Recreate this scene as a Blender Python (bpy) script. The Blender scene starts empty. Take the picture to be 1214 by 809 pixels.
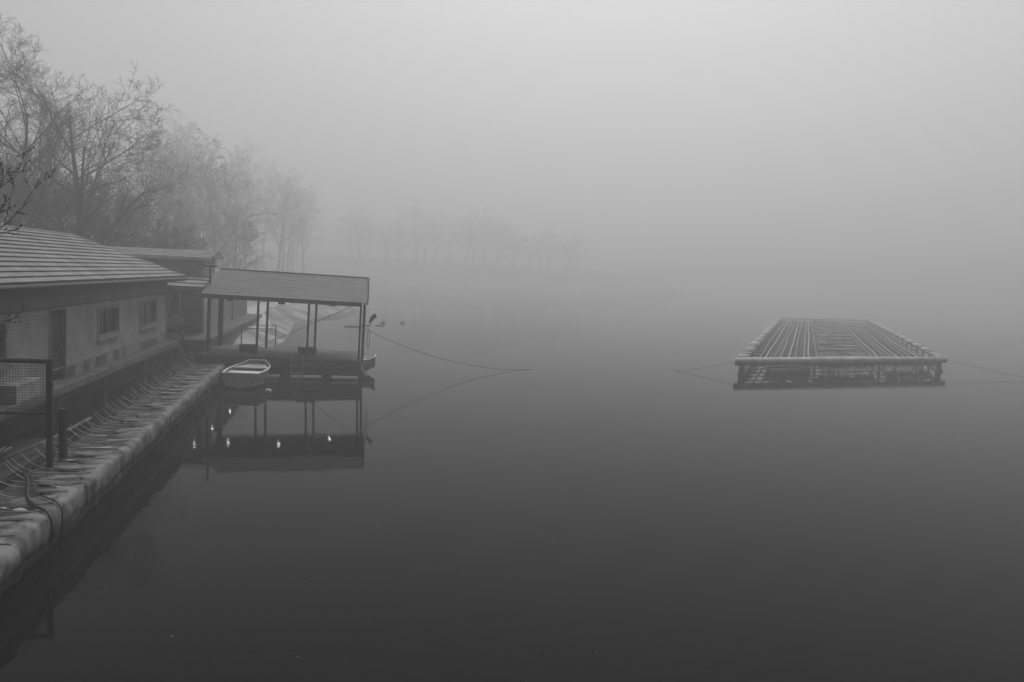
import bpy, math, random
from mathutils import Vector, Matrix
R = math.radians
random.seed(7)
C = bpy.context.scene.collection
sc = bpy.context.scene

# ------------------------------------------------------------ camera, sky, sun, exposure
CAM_H = 4.8
cam_d = bpy.data.cameras.new("camera")
cam_d.sensor_width = 36; cam_d.lens = 27.99; cam_d.clip_end = 3000; cam_d.clip_start = .05
cam = bpy.data.objects.new("camera", cam_d); C.objects.link(cam)
cam.matrix_world = (Matrix.Translation((0, 0, CAM_H)) @ Matrix.Rotation(R(90 - 4.7186), 4, 'X') @ Matrix.Rotation(R(2.6), 4, 'Z'))
sc.camera = cam

SUN_EL, SUN_AZ = 57, 6          # degrees; azimuth measured from +Y towards +X (in front, a little to the right)
world = bpy.data.worlds.new("World"); sc.world = world; world.use_nodes = True
nt = world.node_tree; nt.nodes.clear()
sky = nt.nodes.new("ShaderNodeTexSky"); sky.sky_type = 'NISHITA'; sky.sun_disc = False
sky.sun_elevation = R(SUN_EL); sky.sun_rotation = R(SUN_AZ); sky.dust_density = 6; sky.air_density = 1.5
bw = nt.nodes.new("ShaderNodeRGBToBW"); bg = nt.nodes.new("ShaderNodeBackground"); wo = nt.nodes.new("ShaderNodeOutputWorld")
nt.links.new(sky.outputs[0], bw.inputs[0]); nt.links.new(bw.outputs[0], bg.inputs[0]); nt.links.new(bg.outputs[0], wo.inputs[0])
bg.inputs[1].default_value = .05
sd = bpy.data.lights.new("sun", 'SUN'); sd.energy = 1.5; sd.angle = R(40); sd.color = (1, 1, 1)
so = bpy.data.objects.new("sun", sd); C.objects.link(so)
dvec = Vector((math.sin(R(SUN_AZ)) * math.cos(R(SUN_EL)), math.cos(R(SUN_AZ)) * math.cos(R(SUN_EL)), math.sin(R(SUN_EL))))
so.rotation_euler = dvec.to_track_quat('Z', 'Y').to_euler(); so.location = dvec * 60
vs = sc.view_settings; vs.view_transform = 'Standard'; vs.look = 'None'; vs.gamma = 1; vs.exposure = 0.87; vs.use_curve_mapping = False
sc.render.film_transparent = False
sc.cycles.volume_bounces = 0; sc.cycles.max_bounces = 6; sc.cycles.diffuse_bounces = 2; sc.cycles.glossy_bounces = 3
sc.cycles.use_denoising = True
FOG = .0086; FOG_G = .42; FOG_COL = .96

# ------------------------------------------------------------ materials
MATS = {}
def mat(name, a, b=None, scale=4, rough=.8, bump=0, stretch=(1, 1, 1), detail=5, metal=0, lo=.35, hi=.65, spec=.3, bscale=None):
    if name in MATS: return MATS[name]
    if b is None: b = a * .6
    m = bpy.data.materials.new(name); m.use_nodes = True; n = m.node_tree; p = n.nodes["Principled BSDF"]
    tc = n.nodes.new("ShaderNodeTexCoord"); mp = n.nodes.new("ShaderNodeMapping"); mp.inputs['Scale'].default_value = stretch
    no = n.nodes.new("ShaderNodeTexNoise"); no.inputs['Scale'].default_value = scale; no.inputs['Detail'].default_value = detail
    cr = n.nodes.new("ShaderNodeValToRGB"); cr.color_ramp.elements[0].position = lo; cr.color_ramp.elements[1].position = hi
    cr.color_ramp.elements[0].color = (b, b, b, 1); cr.color_ramp.elements[1].color = (a, a, a, 1)
    L = n.links.new
    L(tc.outputs['Object'], mp.inputs[0]); L(mp.outputs[0], no.inputs[0]); L(no.outputs[0], cr.inputs[0]); L(cr.outputs[0], p.inputs['Base Color'])
    p.inputs['Roughness'].default_value = rough; p.inputs['Metallic'].default_value = metal; p.inputs['Specular IOR Level'].default_value = spec
    if bump:
        n2 = n.nodes.new("ShaderNodeTexNoise"); n2.inputs['Scale'].default_value = bscale or scale * 4; n2.inputs['Detail'].default_value = 4
        L(mp.outputs[0], n2.inputs[0])
        bm_ = n.nodes.new("ShaderNodeBump"); bm_.inputs['Strength'].default_value = bump; bm_.inputs['Distance'].default_value = .02
        L(n2.outputs[0], bm_.inputs['Height']); L(bm_.outputs[0], p.inputs['Normal'])
    MATS[name] = m
    return m

def band_mat(name, a, b, period, axis='Z', depth=.35, scale=1.2, rough=.7, bump=.6):
    """painted boards / corrugation: bands along one axis, with blotchy dirt"""
    m = mat(name, a, b, scale, rough, 0, detail=8, lo=.3, hi=.7)
    n = m.node_tree; p = n.nodes["Principled BSDF"]; L = n.links.new
    tc = n.nodes["Texture Coordinate"]
    w = n.nodes.new("ShaderNodeTexWave"); w.wave_type = 'BANDS'; w.bands_direction = axis; w.wave_profile = 'SAW'
    w.inputs['Scale'].default_value = 2 * math.pi / (20 * period) ; w.inputs['Distortion'].default_value = 0
    L(tc.outputs['Object'], w.inputs[0])
    cr = n.nodes.new("ShaderNodeValToRGB"); cr.color_ramp.elements[0].position = 0; cr.color_ramp.elements[1].position = .3
    cr.color_ramp.elements[0].color = (1 - depth,) * 3 + (1,); cr.color_ramp.elements[1].color = (1, 1, 1, 1)
    L(w.outputs['Fac'], cr.inputs[0])
    mx = n.nodes.new("ShaderNodeMix"); mx.data_type = 'RGBA'; mx.blend_type = 'MULTIPLY'; mx.inputs[0].default_value = 1
    src = p.inputs['Base Color'].links[0].from_socket
    L(src, mx.inputs[6]); L(cr.outputs[0], mx.inputs[7]); L(mx.outputs[2], p.inputs['Base Color'])
    bm_ = n.nodes.new("ShaderNodeBump"); bm_.inputs['Strength'].default_value = bump; bm_.inputs['Distance'].default_value = .01
    L(w.outputs['Fac'], bm_.inputs['Height']); L(bm_.outputs[0], p.inputs['Normal'])
    return m

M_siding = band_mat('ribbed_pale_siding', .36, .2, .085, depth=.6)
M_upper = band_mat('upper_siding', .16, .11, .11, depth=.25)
M_plinth = mat('patched_plinth', .18, .06, 1.6, .85, .3, stretch=(1, 1, .35), lo=.42, hi=.5)
M_trim = mat('pale_trim', .22, .15, 5)
M_darktrim = mat('dark_trim', .07, .04, 6)
M_roof = mat('weathered_sheet_roof', .155, .065, 1.1, .6, .1, detail=8)
M_roof2 = mat('boarded_roof', .16, .10, 3, .7, .15, stretch=(.3, 3, 3), detail=8)
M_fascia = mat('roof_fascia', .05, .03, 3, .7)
M_door = mat('dark_door', .012, .006, 5, .7, spec=.1)
M_glass = mat('window_glass', .008, .004, 2, .25, spec=.15)
M_metal = mat('worn_metal', .35, .2, 8, .4, metal=.8)
M_conc = mat('old_concrete', .11, .045, 2.2, .9, .5, detail=9)
M_concd = mat('shade_dark_concrete', .022, .01, 2.5, .8, .5, detail=9)  # near-black: shade of the void under the ledge put into the colour
M_black = mat('black_steel', .018, .01, 12, .55, .1)
M_wood = mat('dark_wood', .06, .03, 3, .7, .4, stretch=(1, 1, 6), detail=8)
M_deck = mat('deck_boards', .075, .035, 4, .75, .4, stretch=(1, 12, 1), detail=8)
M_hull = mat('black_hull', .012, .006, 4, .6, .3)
M_post = mat('post_steel', .035, .02, 6, .6)
M_stone = mat('stone_wall', .14, .05, 3.5, .9, .8, detail=9, lo=.4, hi=.6)
M_white = mat('white_boat_paint', .8, .6, 3, .45, .05, detail=8)
M_boatout = mat('boat_side_paint', .32, .2, 4, .45, .05, stretch=(1, 1, 3), detail=8)
M_boatin = mat('boat_inside', .22, .1, 4, .6)
M_foam = mat('foam_float', .8, .6, 8, .8, .2)
M_tarp = mat('stained_canvas', .16, .045, 2.2, .85, .6, stretch=(1, 1.6, .45), detail=12, lo=.36, hi=.62)
M_tarpd = mat('wet_canvas', .11, .04, 2.0, .6, .3, stretch=(1, 1, .4), detail=9)
M_tarpl = mat('canvas_flap', .4, .2, 3, .8, .3, detail=8)
M_wire = mat('bare_wire', .42, .26, 20, .6)
M_rope = mat('rope', .09, .05, 30, .9)
M_ropep = mat('pale_cord', .32, .2, 30, .9)
M_hose = mat('black_hose', .02, .01, 10, .5)
M_bark = mat('bark', .045, .025, 4, .9, .3)
M_twig = mat('twig', .05, .035, 3, .9)
M_pipe = mat('fog_pale_pipe', .42, .26, 2, .7, .2, detail=8)  # pale colour stands in for thicker fog over the raft
M_pipel = mat('pale_rod', .42, .22, 6, .7)
M_piped = mat('wet_pipe', .13, .06, 3, .6, .2)
M_net = mat('dark_net_and_sheet', .10, .05, 5, .9)
M_snow = mat('frost_cap', .7, .5, 6, .9, .3)
M_crate = mat('pale_crate', .30, .18, 4, .8)
M_ever = mat('evergreen_leaf', .035, .018, 3, .9)

# lake water: dark body, clear mirror skin, very fine ripple
mw = bpy.data.materials.new('lake_water'); mw.use_nodes = True
n = mw.node_tree; p = n.nodes["Principled BSDF"]
p.inputs['Base Color'].default_value = (.006, .006, .006, 1); p.inputs['Roughness'].default_value = .035; p.inputs['IOR'].default_value = 1.085
tc = n.nodes.new("ShaderNodeTexCoord")
n1 = n.nodes.new("ShaderNodeTexNoise"); n1.inputs['Scale'].default_value = 2.2; n1.inputs['Detail'].default_value = 3
n2 = n.nodes.new("ShaderNodeTexNoise"); n2.inputs['Scale'].default_value = .25; n2.inputs['Detail'].default_value = 2
ad = n.nodes.new("ShaderNodeMath"); ad.operation = 'MULTIPLY_ADD'; ad.inputs[1].default_value = 3.0
bp = n.nodes.new("ShaderNodeBump"); bp.inputs['Strength'].default_value = .5; bp.inputs['Distance'].default_value = .004
for q in (n1, n2): n.links.new(tc.outputs['Object'], q.inputs[0])
n.links.new(n2.outputs[0], ad.inputs[0]); n.links.new(n1.outputs[0], ad.inputs[2]); n.links.new(ad.outputs[0], bp.inputs['Height']); n.links.new(bp.outputs[0], p.inputs['Normal'])

n3 = n.nodes.new("ShaderNodeTexNoise"); n3.inputs['Scale'].default_value = .06; n3.inputs['Detail'].default_value = 4
r3 = n.nodes.new("ShaderNodeMapRange"); r3.inputs[1].default_value = .4; r3.inputs[2].default_value = .7; r3.inputs[3].default_value = .02; r3.inputs[4].default_value = .09
n.links.new(tc.outputs['Object'], n3.inputs[0]); n.links.new(n3.outputs[0], r3.inputs[0]); n.links.new(r3.outputs[0], p.inputs['Roughness'])

# frosted ground
mg = mat('frosty_ground', .30, .09, .35, .95, .6, detail=12, lo=.38, hi=.62, bscale=5)
M_path = mat('frosted_path', .42, .28, .8, .95, .3, detail=9)

def emit(name, s):
    m = bpy.data.materials.new(name); m.use_nodes = True; p = m.node_tree.nodes["Principled BSDF"]
    p.inputs['Base Color'].default_value = (.8, .8, .8, 1); p.inputs['Emission Color'].default_value = (1, 1, 1, 1); p.inputs['Emission Strength'].default_value = s
    return m
M_bulb = emit('lit_bulb', 34)

# ------------------------------------------------------------ mesh builder
class MB:
    def __init__(s): s.v = []; s.f = []; s.m = []
    def quad(s, a, b, c, d, mi=0):
        i = len(s.v); s.v += [tuple(a), tuple(b), tuple(c), tuple(d)]; s.f.append((i, i+1, i+2, i+3)); s.m.append(mi)
    def poly(s, pts, mi=0):
        i = len(s.v); s.v += [tuple(q) for q in pts]; s.f.append(tuple(range(i, i+len(pts)))); s.m.append(mi)
    def box(s, x0, y0, z0, x1, y1, z1, mi=0, j=0):
        i = len(s.v)
        for z in (z0, z1):
            for x, y in ((x0, y0), (x1, y0), (x1, y1), (x0, y1)):
                s.v.append((x+random.uniform(-j, j), y+random.uniform(-j, j), z+random.uniform(-j, j)))
        for q in ((0,3,2,1),(4,5,6,7),(0,1,5,4),(1,2,6,5),(2,3,7,6),(3,0,4,7)):
            s.f.append(tuple(i+k for k in q)); s.m.append(mi)
        return s
    def tube(s, pts, rad, sides=8, caps=True, mi=0):
        pts = [Vector(q) for q in pts]; nP = len(pts)
        if not isinstance(rad, (list, tuple)): rad = [rad]*nP
        i0 = len(s.v); ref = None
        for k in range(nP):
            t = (pts[min(k+1, nP-1)]-pts[max(k-1, 0)])
            if t.length < 1e-9: t = Vector((0, 0, 1))
            t.normalize()
            if ref is None:
                ref = t.cross(Vector((0, 0, 1)) if abs(t.z) < .9 else Vector((1, 0, 0))).normalized()
            else:
                ref = (ref - t*ref.dot(t))
                ref = ref.normalized() if ref.length > 1e-6 else t.orthogonal().normalized()
            b = t.cross(ref)
            for q in range(sides):
                a = 2*math.pi*q/sides
                w = pts[k] + (ref*math.cos(a)+b*math.sin(a))*rad[k]
                s.v.append((w.x, w.y, w.z))
        for k in range(nP-1):
            for q in range(sides):
                a = i0+k*sides+q; b_ = i0+k*sides+(q+1) % sides
                s.f.append((a, b_, b_+sides, a+sides)); s.m.append(mi)
        if caps and sides > 2:
            s.f.append(tuple(i0+q for q in reversed(range(sides)))); s.m.append(mi)
            s.f.append(tuple(i0+(nP-1)*sides+q for q in range(sides))); s.m.append(mi)
        return s
    def build(s, name, mats, parent=None, loc=None, smooth=False, bevel=0):
        me = bpy.data.meshes.new(name); me.from_pydata(s.v, [], s.f); me.update()
        for m in (mats if isinstance(mats, (list, tuple)) else [mats]): me.materials.append(m)
        if any(s.m): me.polygons.foreach_set('material_index', s.m)
        if smooth: me.polygons.foreach_set('use_smooth', [True]*len(me.polygons))
        o = bpy.data.objects.new(name, me); C.objects.link(o)
        if parent is not None: o.parent = parent
        if loc is not None: o.location = loc
        if bevel:
            b = o.modifiers.new('bevel', 'BEVEL'); b.width = bevel; b.segments = 2; b.limit_method = 'ANGLE'
        return o

def thing(name, label, cat, loc=(0, 0, 0), rz=0, group=None):
    o = bpy.data.objects.new(name, None); C.objects.link(o); o.location = loc; o.rotation_euler = (0, 0, rz)
    o['label'] = label; o['category'] = cat
    if group: o['group'] = group
    return o
def tag(o, label, cat, group=None):
    o['label'] = label; o['category'] = cat
    if group: o['group'] = group
    return o
def structure(o): o['kind'] = 'structure'; return o
def dup(root, loc, rz=None, label=None, scale=None):
    r = root.copy(); C.objects.link(r); r.location = loc
    if rz is not None: r.rotation_euler = (0, 0, rz)
    if scale: r.scale = scale
    if label: r['label'] = label
    for ch in list(root.children):
        c = ch.copy(); C.objects.link(c); c.parent = r
        for g in ch.children:
            d = g.copy(); C.objects.link(d); d.parent = c
    return r

def sag(a, b, drop, n=14, wob=0):
    a = Vector(a); b = Vector(b); out = []
    for i in range(n+1):
        t = i/n; q = a.lerp(b, t); q.z -= drop*4*t*(1-t)
        if wob: q += Vector((random.uniform(-wob, wob), random.uniform(-wob, wob), random.uniform(-wob, wob)))
        out.append(q)
    return out

def stepped(mb, bl, br, tr, tl, n, lift=.04, mi=0, nrm=None):
    """overlapping courses of a roof slope: lower edge of each course stands proud"""
    bl, br, tr, tl = map(Vector, (bl, br, tr, tl))
    nrm = nrm or (br-bl).cross(tl-bl).normalized()
    if nrm.z < 0: nrm = -nrm
    for i in range(n):
        a, b = i/n, (i+1)/n
        p0 = bl.lerp(tl, a); p1 = br.lerp(tr, a); q0 = bl.lerp(tl, b); q1 = br.lerp(tr, b)
        u = nrm*lift
        mb.quad(p0+u, p1+u, q1+nrm*.004, q0+nrm*.004, mi)
        mb.quad(p0, p1, p1+u, p0+u, mi)

# ------------------------------------------------------------ water and land
w = MB(); S = 595
w.quad((-S, -60, 0), (S, -60, 0), (S, S, 0), (-S, S, 0))
structure(w.build('lake_water', mw))

SH = [(-9.5, -60), (-9.6, 4), (-10.2, 10), (-12.4, 14), (-14.2, 20), (-16.4, 30), (-17.0, 35), (-15.9, 38.5), (-14.2, 42), (-13.7, 46), (-14.6, 51), (-15.7, 56), (-18.2, 66),
      (-18.4, 74), (-18.9, 86), (-16.5, 94), (-20, 108), (-24, 130), (-30, 155), (-38, 190), (-44, 225), (-36, 252), (-10, 266), (24, 274), (48, 282), (64, 292), (66, 300)]
POLY = SH + [(66, 380), (-390, 380), (-390, -60)]
def sdist(x, y):
    inside = False; best = 1e9
    for i in range(len(POLY)):
        x0, y0 = POLY[i]; x1, y1 = POLY[(i+1) % len(POLY)]
        if (y0 > y) != (y1 > y) and x < (x1-x0)*(y-y0)/(y1-y0)+x0: inside = not inside
        if i < len(SH)-1:
            dx, dy = x1-x0, y1-y0; t = max(0, min(1, ((x-x0)*dx+(y-y0)*dy)/(dx*dx+dy*dy)))
            d = math.hypot(x-x0-t*dx, y-y0-t*dy)
            if d < best: best = d
    return best if inside else -best
from mathutils import noise as NZ
def ground_z(x, y):
    d = sdist(x, y)
    if d < -3: return -1.4
    base = d*.42 if d < 2.6 else 1.09 + (d-2.6)*.035
    if d > 12: base += min(5.5, (d-12)*.16)
    n = NZ.noise(Vector((x*.35, y*.35, 0)))*.16 + NZ.noise(Vector((x*1.3, y*1.3, 3)))*.05
    k = max(0, min(1, (d+1)/3))
    return base + n*(k if y > 39 else k*.3)
xs = [-390, -300, -220, -170, -130, -100, -85, -72, -62, -54, -48] + [-44+i*1.0 for i in range(40)] + [-4+i*2.5 for i in range(30)] + [76]
ys = [-60, -30, -10, 0] + [4+i*1.3 for i in range(80)] + [110+i*3 for i in range(70)] + [330, 350, 380]
gb = MB()
for y in ys:
    for x in xs: gb.v.append((x, y, ground_z(x, y)))
nx = len(xs)
for j in range(len(ys)-1):
    for i in range(nx-1):
        a = j*nx+i
        if max(gb.v[q][2] for q in (a, a+1, a+nx, a+nx+1)) > -1.39:
            gb.f.append((a, a+1, a+nx+1, a+nx)); gb.m.append(0)
gr = gb.build('ground', mg, smooth=True); structure(gr)

# frosted footpath along the bank
pc = [(-17.0, 47), (-16.6, 51), (-17.8, 56), (-20.5, 63), (-22.0, 72), (-22.4, 84), (-20.5, 95), (-22.5, 105)]
pts = []
for i in range(len(pc)-1):
    for k in range(8):
        t = k/8; a = Vector(pc[max(i-1, 0)]); b = Vector(pc[i]); c = Vector(pc[i+1]); d = Vector(pc[min(i+2, len(pc)-1)])
        pts.append(.5*((2*b)+(c-a)*t+(2*a-5*b+4*c-d)*t*t+(3*b-a-3*c+d)*t**3))
pb = MB()
for i, q in enumerate(pts):
    t = (pts[min(i+1, len(pts)-1)]-pts[max(i-1, 0)]).normalized(); s_ = Vector((t.y, -t.x))
    for k in range(5):
        r = q+s_*(k/4-.5)*1.5; pb.v.append((r.x, r.y, ground_z(r.x, r.y)+.05))
for i in range(len(pts)-1):
    for k in range(4): a = i*5+k; pb.f.append((a, a+1, a+6, a+5)); pb.m.append(0)
structure(pb.build('path', M_path, smooth=True))

# ------------------------------------------------------------ lakeside house (local x = towards the lake, y = along the wall)
TH = R(11.057)
A0 = Vector((-12.398, 21.982, 0))
ux = Vector((math.cos(TH), math.sin(TH), 0)); uy = Vector((-math.sin(TH), math.cos(TH), 0))
def hw(w_, s_, z): return A0 + ux*w_ + uy*s_ + Vector((0, 0, z))
Z0 = 1.37
house = thing('lakeside_house', 'long low pale ribbed house with hipped striped roof, standing beside the canvas pontoon', 'house', tuple(A0), TH)
S0, S1, WD = -9.5, 11.9, 5.54
def wall_with_holes(mb, s0, s1, z0, z1, holes, x, t=.14):
    """wall slab in the plane x, openings are real holes with reveals"""
    ss = sorted({s0, s1, *[h[0] for h in holes], *[h[1] for h in holes]}); zs = sorted({z0, z1, *[h[2] for h in holes], *[h[3] for h in holes]})
    ss = [a for a in ss if s0 <= a <= s1]; zs = [a for a in zs if z0 <= a <= z1]
    for i in range(len(ss)-1):
        for j in range(len(zs)-1):
            cs, cz = (ss[i]+ss[i+1])/2, (zs[j]+zs[j+1])/2
            if any(h[0] < cs < h[1] and h[2] < cz < h[3] for h in holes): continue
            mb.quad((x, ss[i], zs[j]), (x, ss[i+1], zs[j]), (x, ss[i+1], zs[j+1]), (x, ss[i], zs[j+1]))
    for h in holes:
        a, b, c, d = h
        mb.quad((x, a, c), (x-t, a, c), (x-t, a, d), (x, a, d)); mb.quad((x, b, c), (x, b, d), (x-t, b, d), (x-t, b, c))
        mb.quad((x, a, d), (x-t, a, d), (x-t, b, d), (x, b, d)); mb.quad((x, a, max(c, z0)), (x, b, max(c, z0)), (x-t, b, max(c, z0)), (x-t, a, max(c, z0)))
door_h = (-1.12, 0.0, Z0, 3.33)
win1 = (2.86, 4.98, 2.30, 3.15); win2 = (7.75, 10.12, 2.27, 3.15); win0 = (-6.2, -3.82, 2.28, 3.19)
holes = [door_h, win1, win2, win0]
lw = MB(); wall_with_holes(lw, S0, S1, 1.70, 3.40, holes, 0); lw.build('lower_wall', M_siding, house)
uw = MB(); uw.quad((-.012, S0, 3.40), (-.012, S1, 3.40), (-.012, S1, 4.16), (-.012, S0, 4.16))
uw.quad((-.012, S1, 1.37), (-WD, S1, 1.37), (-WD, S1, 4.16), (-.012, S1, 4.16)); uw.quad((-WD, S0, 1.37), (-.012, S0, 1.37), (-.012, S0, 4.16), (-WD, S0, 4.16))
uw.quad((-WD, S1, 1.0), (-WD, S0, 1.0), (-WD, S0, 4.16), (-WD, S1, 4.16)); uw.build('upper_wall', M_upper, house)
pl = MB(); wall_with_holes(pl, S0, S1, Z0, 1.70, [door_h], .02, .16); pl.quad((0, S0, 1.70), (.02, S0, 1.70), (.02, -1.12, 1.70), (0, -1.12, 1.70)); pl.quad((0, 0, 1.70), (.02, 0, 1.70), (.02, S1, 1.70), (0, S1, 1.70))
pl.build('plinth', M_plinth, house)
pt = MB(); s_ = .1; patches = []
while s_ < S1-.6:
    wv = random.uniform(.4, 1.1)
    if random.random() < .5:
        pt = MB(); pt.box(.022, s_, Z0+.01, .034, min(s_+wv, S1-.05), 1.37+random.uniform(.24, .325)); pt.build('wall_tile', mat('dull_tile', .07, .04, 3, .8), house)
    s_ += wv+random.uniform(.05, .5)

tr = MB(); tr.box(0, S0, 3.375, .035, S1, 3.41); tr.build('wall_trim', M_darktrim, house)
cn = MB(); cn.box(-.02, S1-.12, Z0, .03, S1+.02, 4.1); cn.build('corner_board', M_trim, house)
d = MB(); d.box(-.12, -1.08, Z0+.02, -.07, -.04, 3.30); dr = d.build('door', M_door, house)
d = MB(); d.box(-.07, -.98, Z0+.2, -.055, -.14, 2.2); d.box(-.07, -.98, 2.35, -.055, -.14, 3.15); d.build('door_panel', M_hull, dr)
d = MB(); d.tube([(-.07, -.15, 2.35), (-.02, -.15, 2.35), (-.02, -.27, 2.35)], .014, 6); d.tube([(-.07, -.15, 2.28), (-.045, -.15, 2.28)], .03, 8); d.build('handle', M_metal, dr)
d = MB(); d.box(-.1, -1.17, Z0, .04, -1.11, 3.38); d.box(-.1, -.01, Z0, .03, .05, 3.38); d.box(-.1, -1.11, 3.315, .03, -.01, 3.375); d.build('door_frame', M_trim, house)
def window(h, parent, x=0, bars=2, framew=.09):
    a, b, c, dd = h; f = MB()
    f.box(x-.08, a-framew, c-framew, x+.03, a+.03, dd+framew*.7); f.box(x-.08, b-.03, c-framew, x+.03, b+framew, dd+framew*.7)
    f.box(x-.08, a+.03, dd-.03, x+.03, b-.03, dd+framew*.7); f.box(x-.08, a+.03, c-framew, x+.03, b-.03, c+.03)
    fo = f.build('window', M_trim, parent)
    g = MB(); g.box(x-.11, a, c, x-.1, b, dd); g.build('pane', M_glass, fo)
    m_ = MB()
    for k in range(1, bars):
        yy = a+(b-a)*k/bars; m_.box(x-.1, yy-.02, c, x-.07, yy+.02, dd)
    if bars > 1: m_.build('glazing_bar', M_darktrim, fo)
    sl = MB(); sl.box(x-.02, a-.14, c-framew-.05, x+.12, b+.14, c-framew); sl.build('sill', M_trim, fo)
window(win1, house); window(win2, house); window(win0, house)
# roof: four stepped slopes, fascia, soffit
EV, ZE, RI, ZR = .6, 4.12, 3.37, 5.56
e0, e1 = S0-.6, 12.6
back = -(WD+.6)
ridge_x = EV-RI
rf = MB()
E = [(EV, e0, ZE), (EV, e1, ZE), (back, e1, ZE), (back, e0, ZE)]
RA, RB = (ridge_x, e0+RI, ZR), (ridge_x, e1-RI, ZR)
stepped(rf, E[0], E[1], RB, RA, 13, .045)
stepped(rf, E[1], E[2], RB, RB, 13, .045)
stepped(rf, E[2], E[3], RA, RB, 13, .045)
stepped(rf, E[3], E[0], RA, RA, 13, .045)
ro = rf.build('roof', M_roof, house)
rc = MB(); rc.tube([RA, RB], .06, 8); rc.tube([RB, E[1]], .045, 8); rc.tube([RB, E[2]], .045, 8); rc.build('ridge_cap', M_roof, ro)
fs = MB(); z0, z1 = ZE-.2, ZE-.005
fs.box(EV-.03, e0, z0, EV+.005, e1, z1); fs.box(back, e1-.03, z0, EV-.03, e1, z1); fs.box(back, e0, z0, EV-.03, e0+.03, z1); fs.build('fascia', M_fascia, ro)
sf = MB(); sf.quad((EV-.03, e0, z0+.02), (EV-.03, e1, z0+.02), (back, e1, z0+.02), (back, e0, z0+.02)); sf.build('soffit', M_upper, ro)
gu = MB(); gu.tube([(EV+.05, e0, ZE-.07), (EV+.05, e1, ZE-.1)], .055, 8); gu.build('gutter', M_fascia, ro)

# terrace on pillars, one long slab under both houses
terr = thing('terrace_slab', 'long concrete ledge on dark pillars running under the house fronts', 'terrace', tuple(A0), TH)
t = MB(); t.box(-1.2, -9.5, 1.13, .42, 12.6, 1.366); t.build('slab', M_conc, terr, bevel=.03)
t = MB(); t.box(-1.2, 12.605, 1.13, 1.5, 33, 1.364); t.build('slab', M_conc, terr, bevel=.03)
t = MB(); t.box(-.9, -9.5, -.6, -.75, 12.6, 1.12); t.build('retaining_wall', mat('bank_wall', .07, .03, 1.5, .9, .5), terr)
t = MB(); t.box(-.5, 12.7, -.6, 1.35, 32.8, 1.12); t.build('stone_wall', M_stone, terr)
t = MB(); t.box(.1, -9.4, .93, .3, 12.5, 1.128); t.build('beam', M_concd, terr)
for s_ in (-9, -5.3, -1.4, 2.35, 7.1, 11.2):
    t = MB(); t.box(.06, s_-.17, -.8, .38, s_+.17, 1.12, j=.01); t.build('pillar', M_black, terr, bevel=.02)

# ------------------------------------------------------------ second house beyond
th2 = thing('flat_roofed_house', 'taller flat roofed house with dark end wall behind the hipped house', 'house', tuple(hw(.72, 16.15, 0)), TH)
w2 = MB(); w2.quad((.0, 0, 1.37), (.0, 8.2, 1.37), (.0, 8.2, 4.0), (.0, 0, 4.0)); w2.build('lake_wall', M_trim, th2)
w2 = MB(); w2.box(-6, 0, 4.0, .01, 2.9, 4.93); w2.build('upper_wall', mat('pale_render', .4, .28, 2), th2)
w2 = MB(); w2.quad((-1.0, 0, 1.37), (-.06, 0, 1.37), (-.06, 0, 4.0), (-1.0, 0, 4.0)); w2.build('dark_wall', band_mat('dark_boarding', .05, .035, .14, 'X', .4), th2)
w2 = MB(); w2.quad((-6, 0, 1.37), (-1.0, 0, 1.37), (-1.0, 0, 4.0), (-6, 0, 4.0)); w2.build('end_wall', M_upper, th2)
w2 = MB(); w2.box(-1.68, -.05, 2.15, -1.05, -.01, 2.25); w2.box(-1.68, -.05, 3.32, -1.05, -.01, 3.42); w2.box(-1.68, -.05, 2.25, -1.6, -.01, 3.32); w2.box(-1.13, -.05, 2.25, -1.05, -.01, 3.32)
fo = w2.build('window', M_trim, th2); g = MB(); g.box(-1.6, -.03, 2.25, -1.13, -.012, 3.32); g.build('pane', M_glass, fo)
rf = MB()
stepped(rf, (-6.4, -.6, 4.96), (.42, -.6, 4.96), (.42, 1.4, 5.3), (-6.4, 1.4, 5.3), 5, .03)
stepped(rf, (-6.4, 3.3, 4.96), (.42, 3.3, 4.96), (.42, 1.4, 5.3), (-6.4, 1.4, 5.3), 5, .03)
rf.poly([(.4, -.6, 4.94), (.4, 3.3, 4.94), (.4, 1.4, 5.3)]); rf.poly([(-6.38, -.6, 4.94), (-6.38, 3.3, 4.94), (-6.38, 1.4, 5.3)])
ro2 = rf.build('roof', mat('pale_sheet_roof', .26, .16, 2), th2)
rf = MB(); rf.box(-6.4, -.63, 4.84, .45, -.6, 4.97); rf.build('fascia', mat('pale_fascia', .5, .36, 3), ro2)
w2 = MB(); w2.box(-.06, -.02, 1.37, .03, .04, 4.0); w2.build('corner_board', M_trim, th2)
rf = MB(); rf.box(-6.3, -.55, 4.93, .4, 3.2, 4.95); rf.build('soffit', M_fascia, ro2)
rf = MB(); stepped(rf, (.35, 2.9, 4.0), (.35, 8.4, 4.0), (-3, 8.4, 4.3), (-3, 2.9, 4.3), 5, .03); rf.build('lower_roof', M_roof, th2)
# porch roof on the end wall, sloping towards the camera
pr = MB(); stepped(pr, (-3.2, -3.1, 3.68), (.5, -3.1, 3.62), (.5, -.03, 4.2), (-3.2, -.03, 4.26), 4, .05); pr.build('porch_roof', M_roof, th2)
pr = MB(); pr.box(-3.2, -3.14, 3.5, .5, -3.1, 3.64); pr.build('porch_fascia', M_trim, th2)
pr = MB(); pr.tube([(-.9, -2.9, 1.366), (-.9, -2.9, 3.6)], .05, 8); pr.build('porch_post', M_trim, th2)
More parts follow.
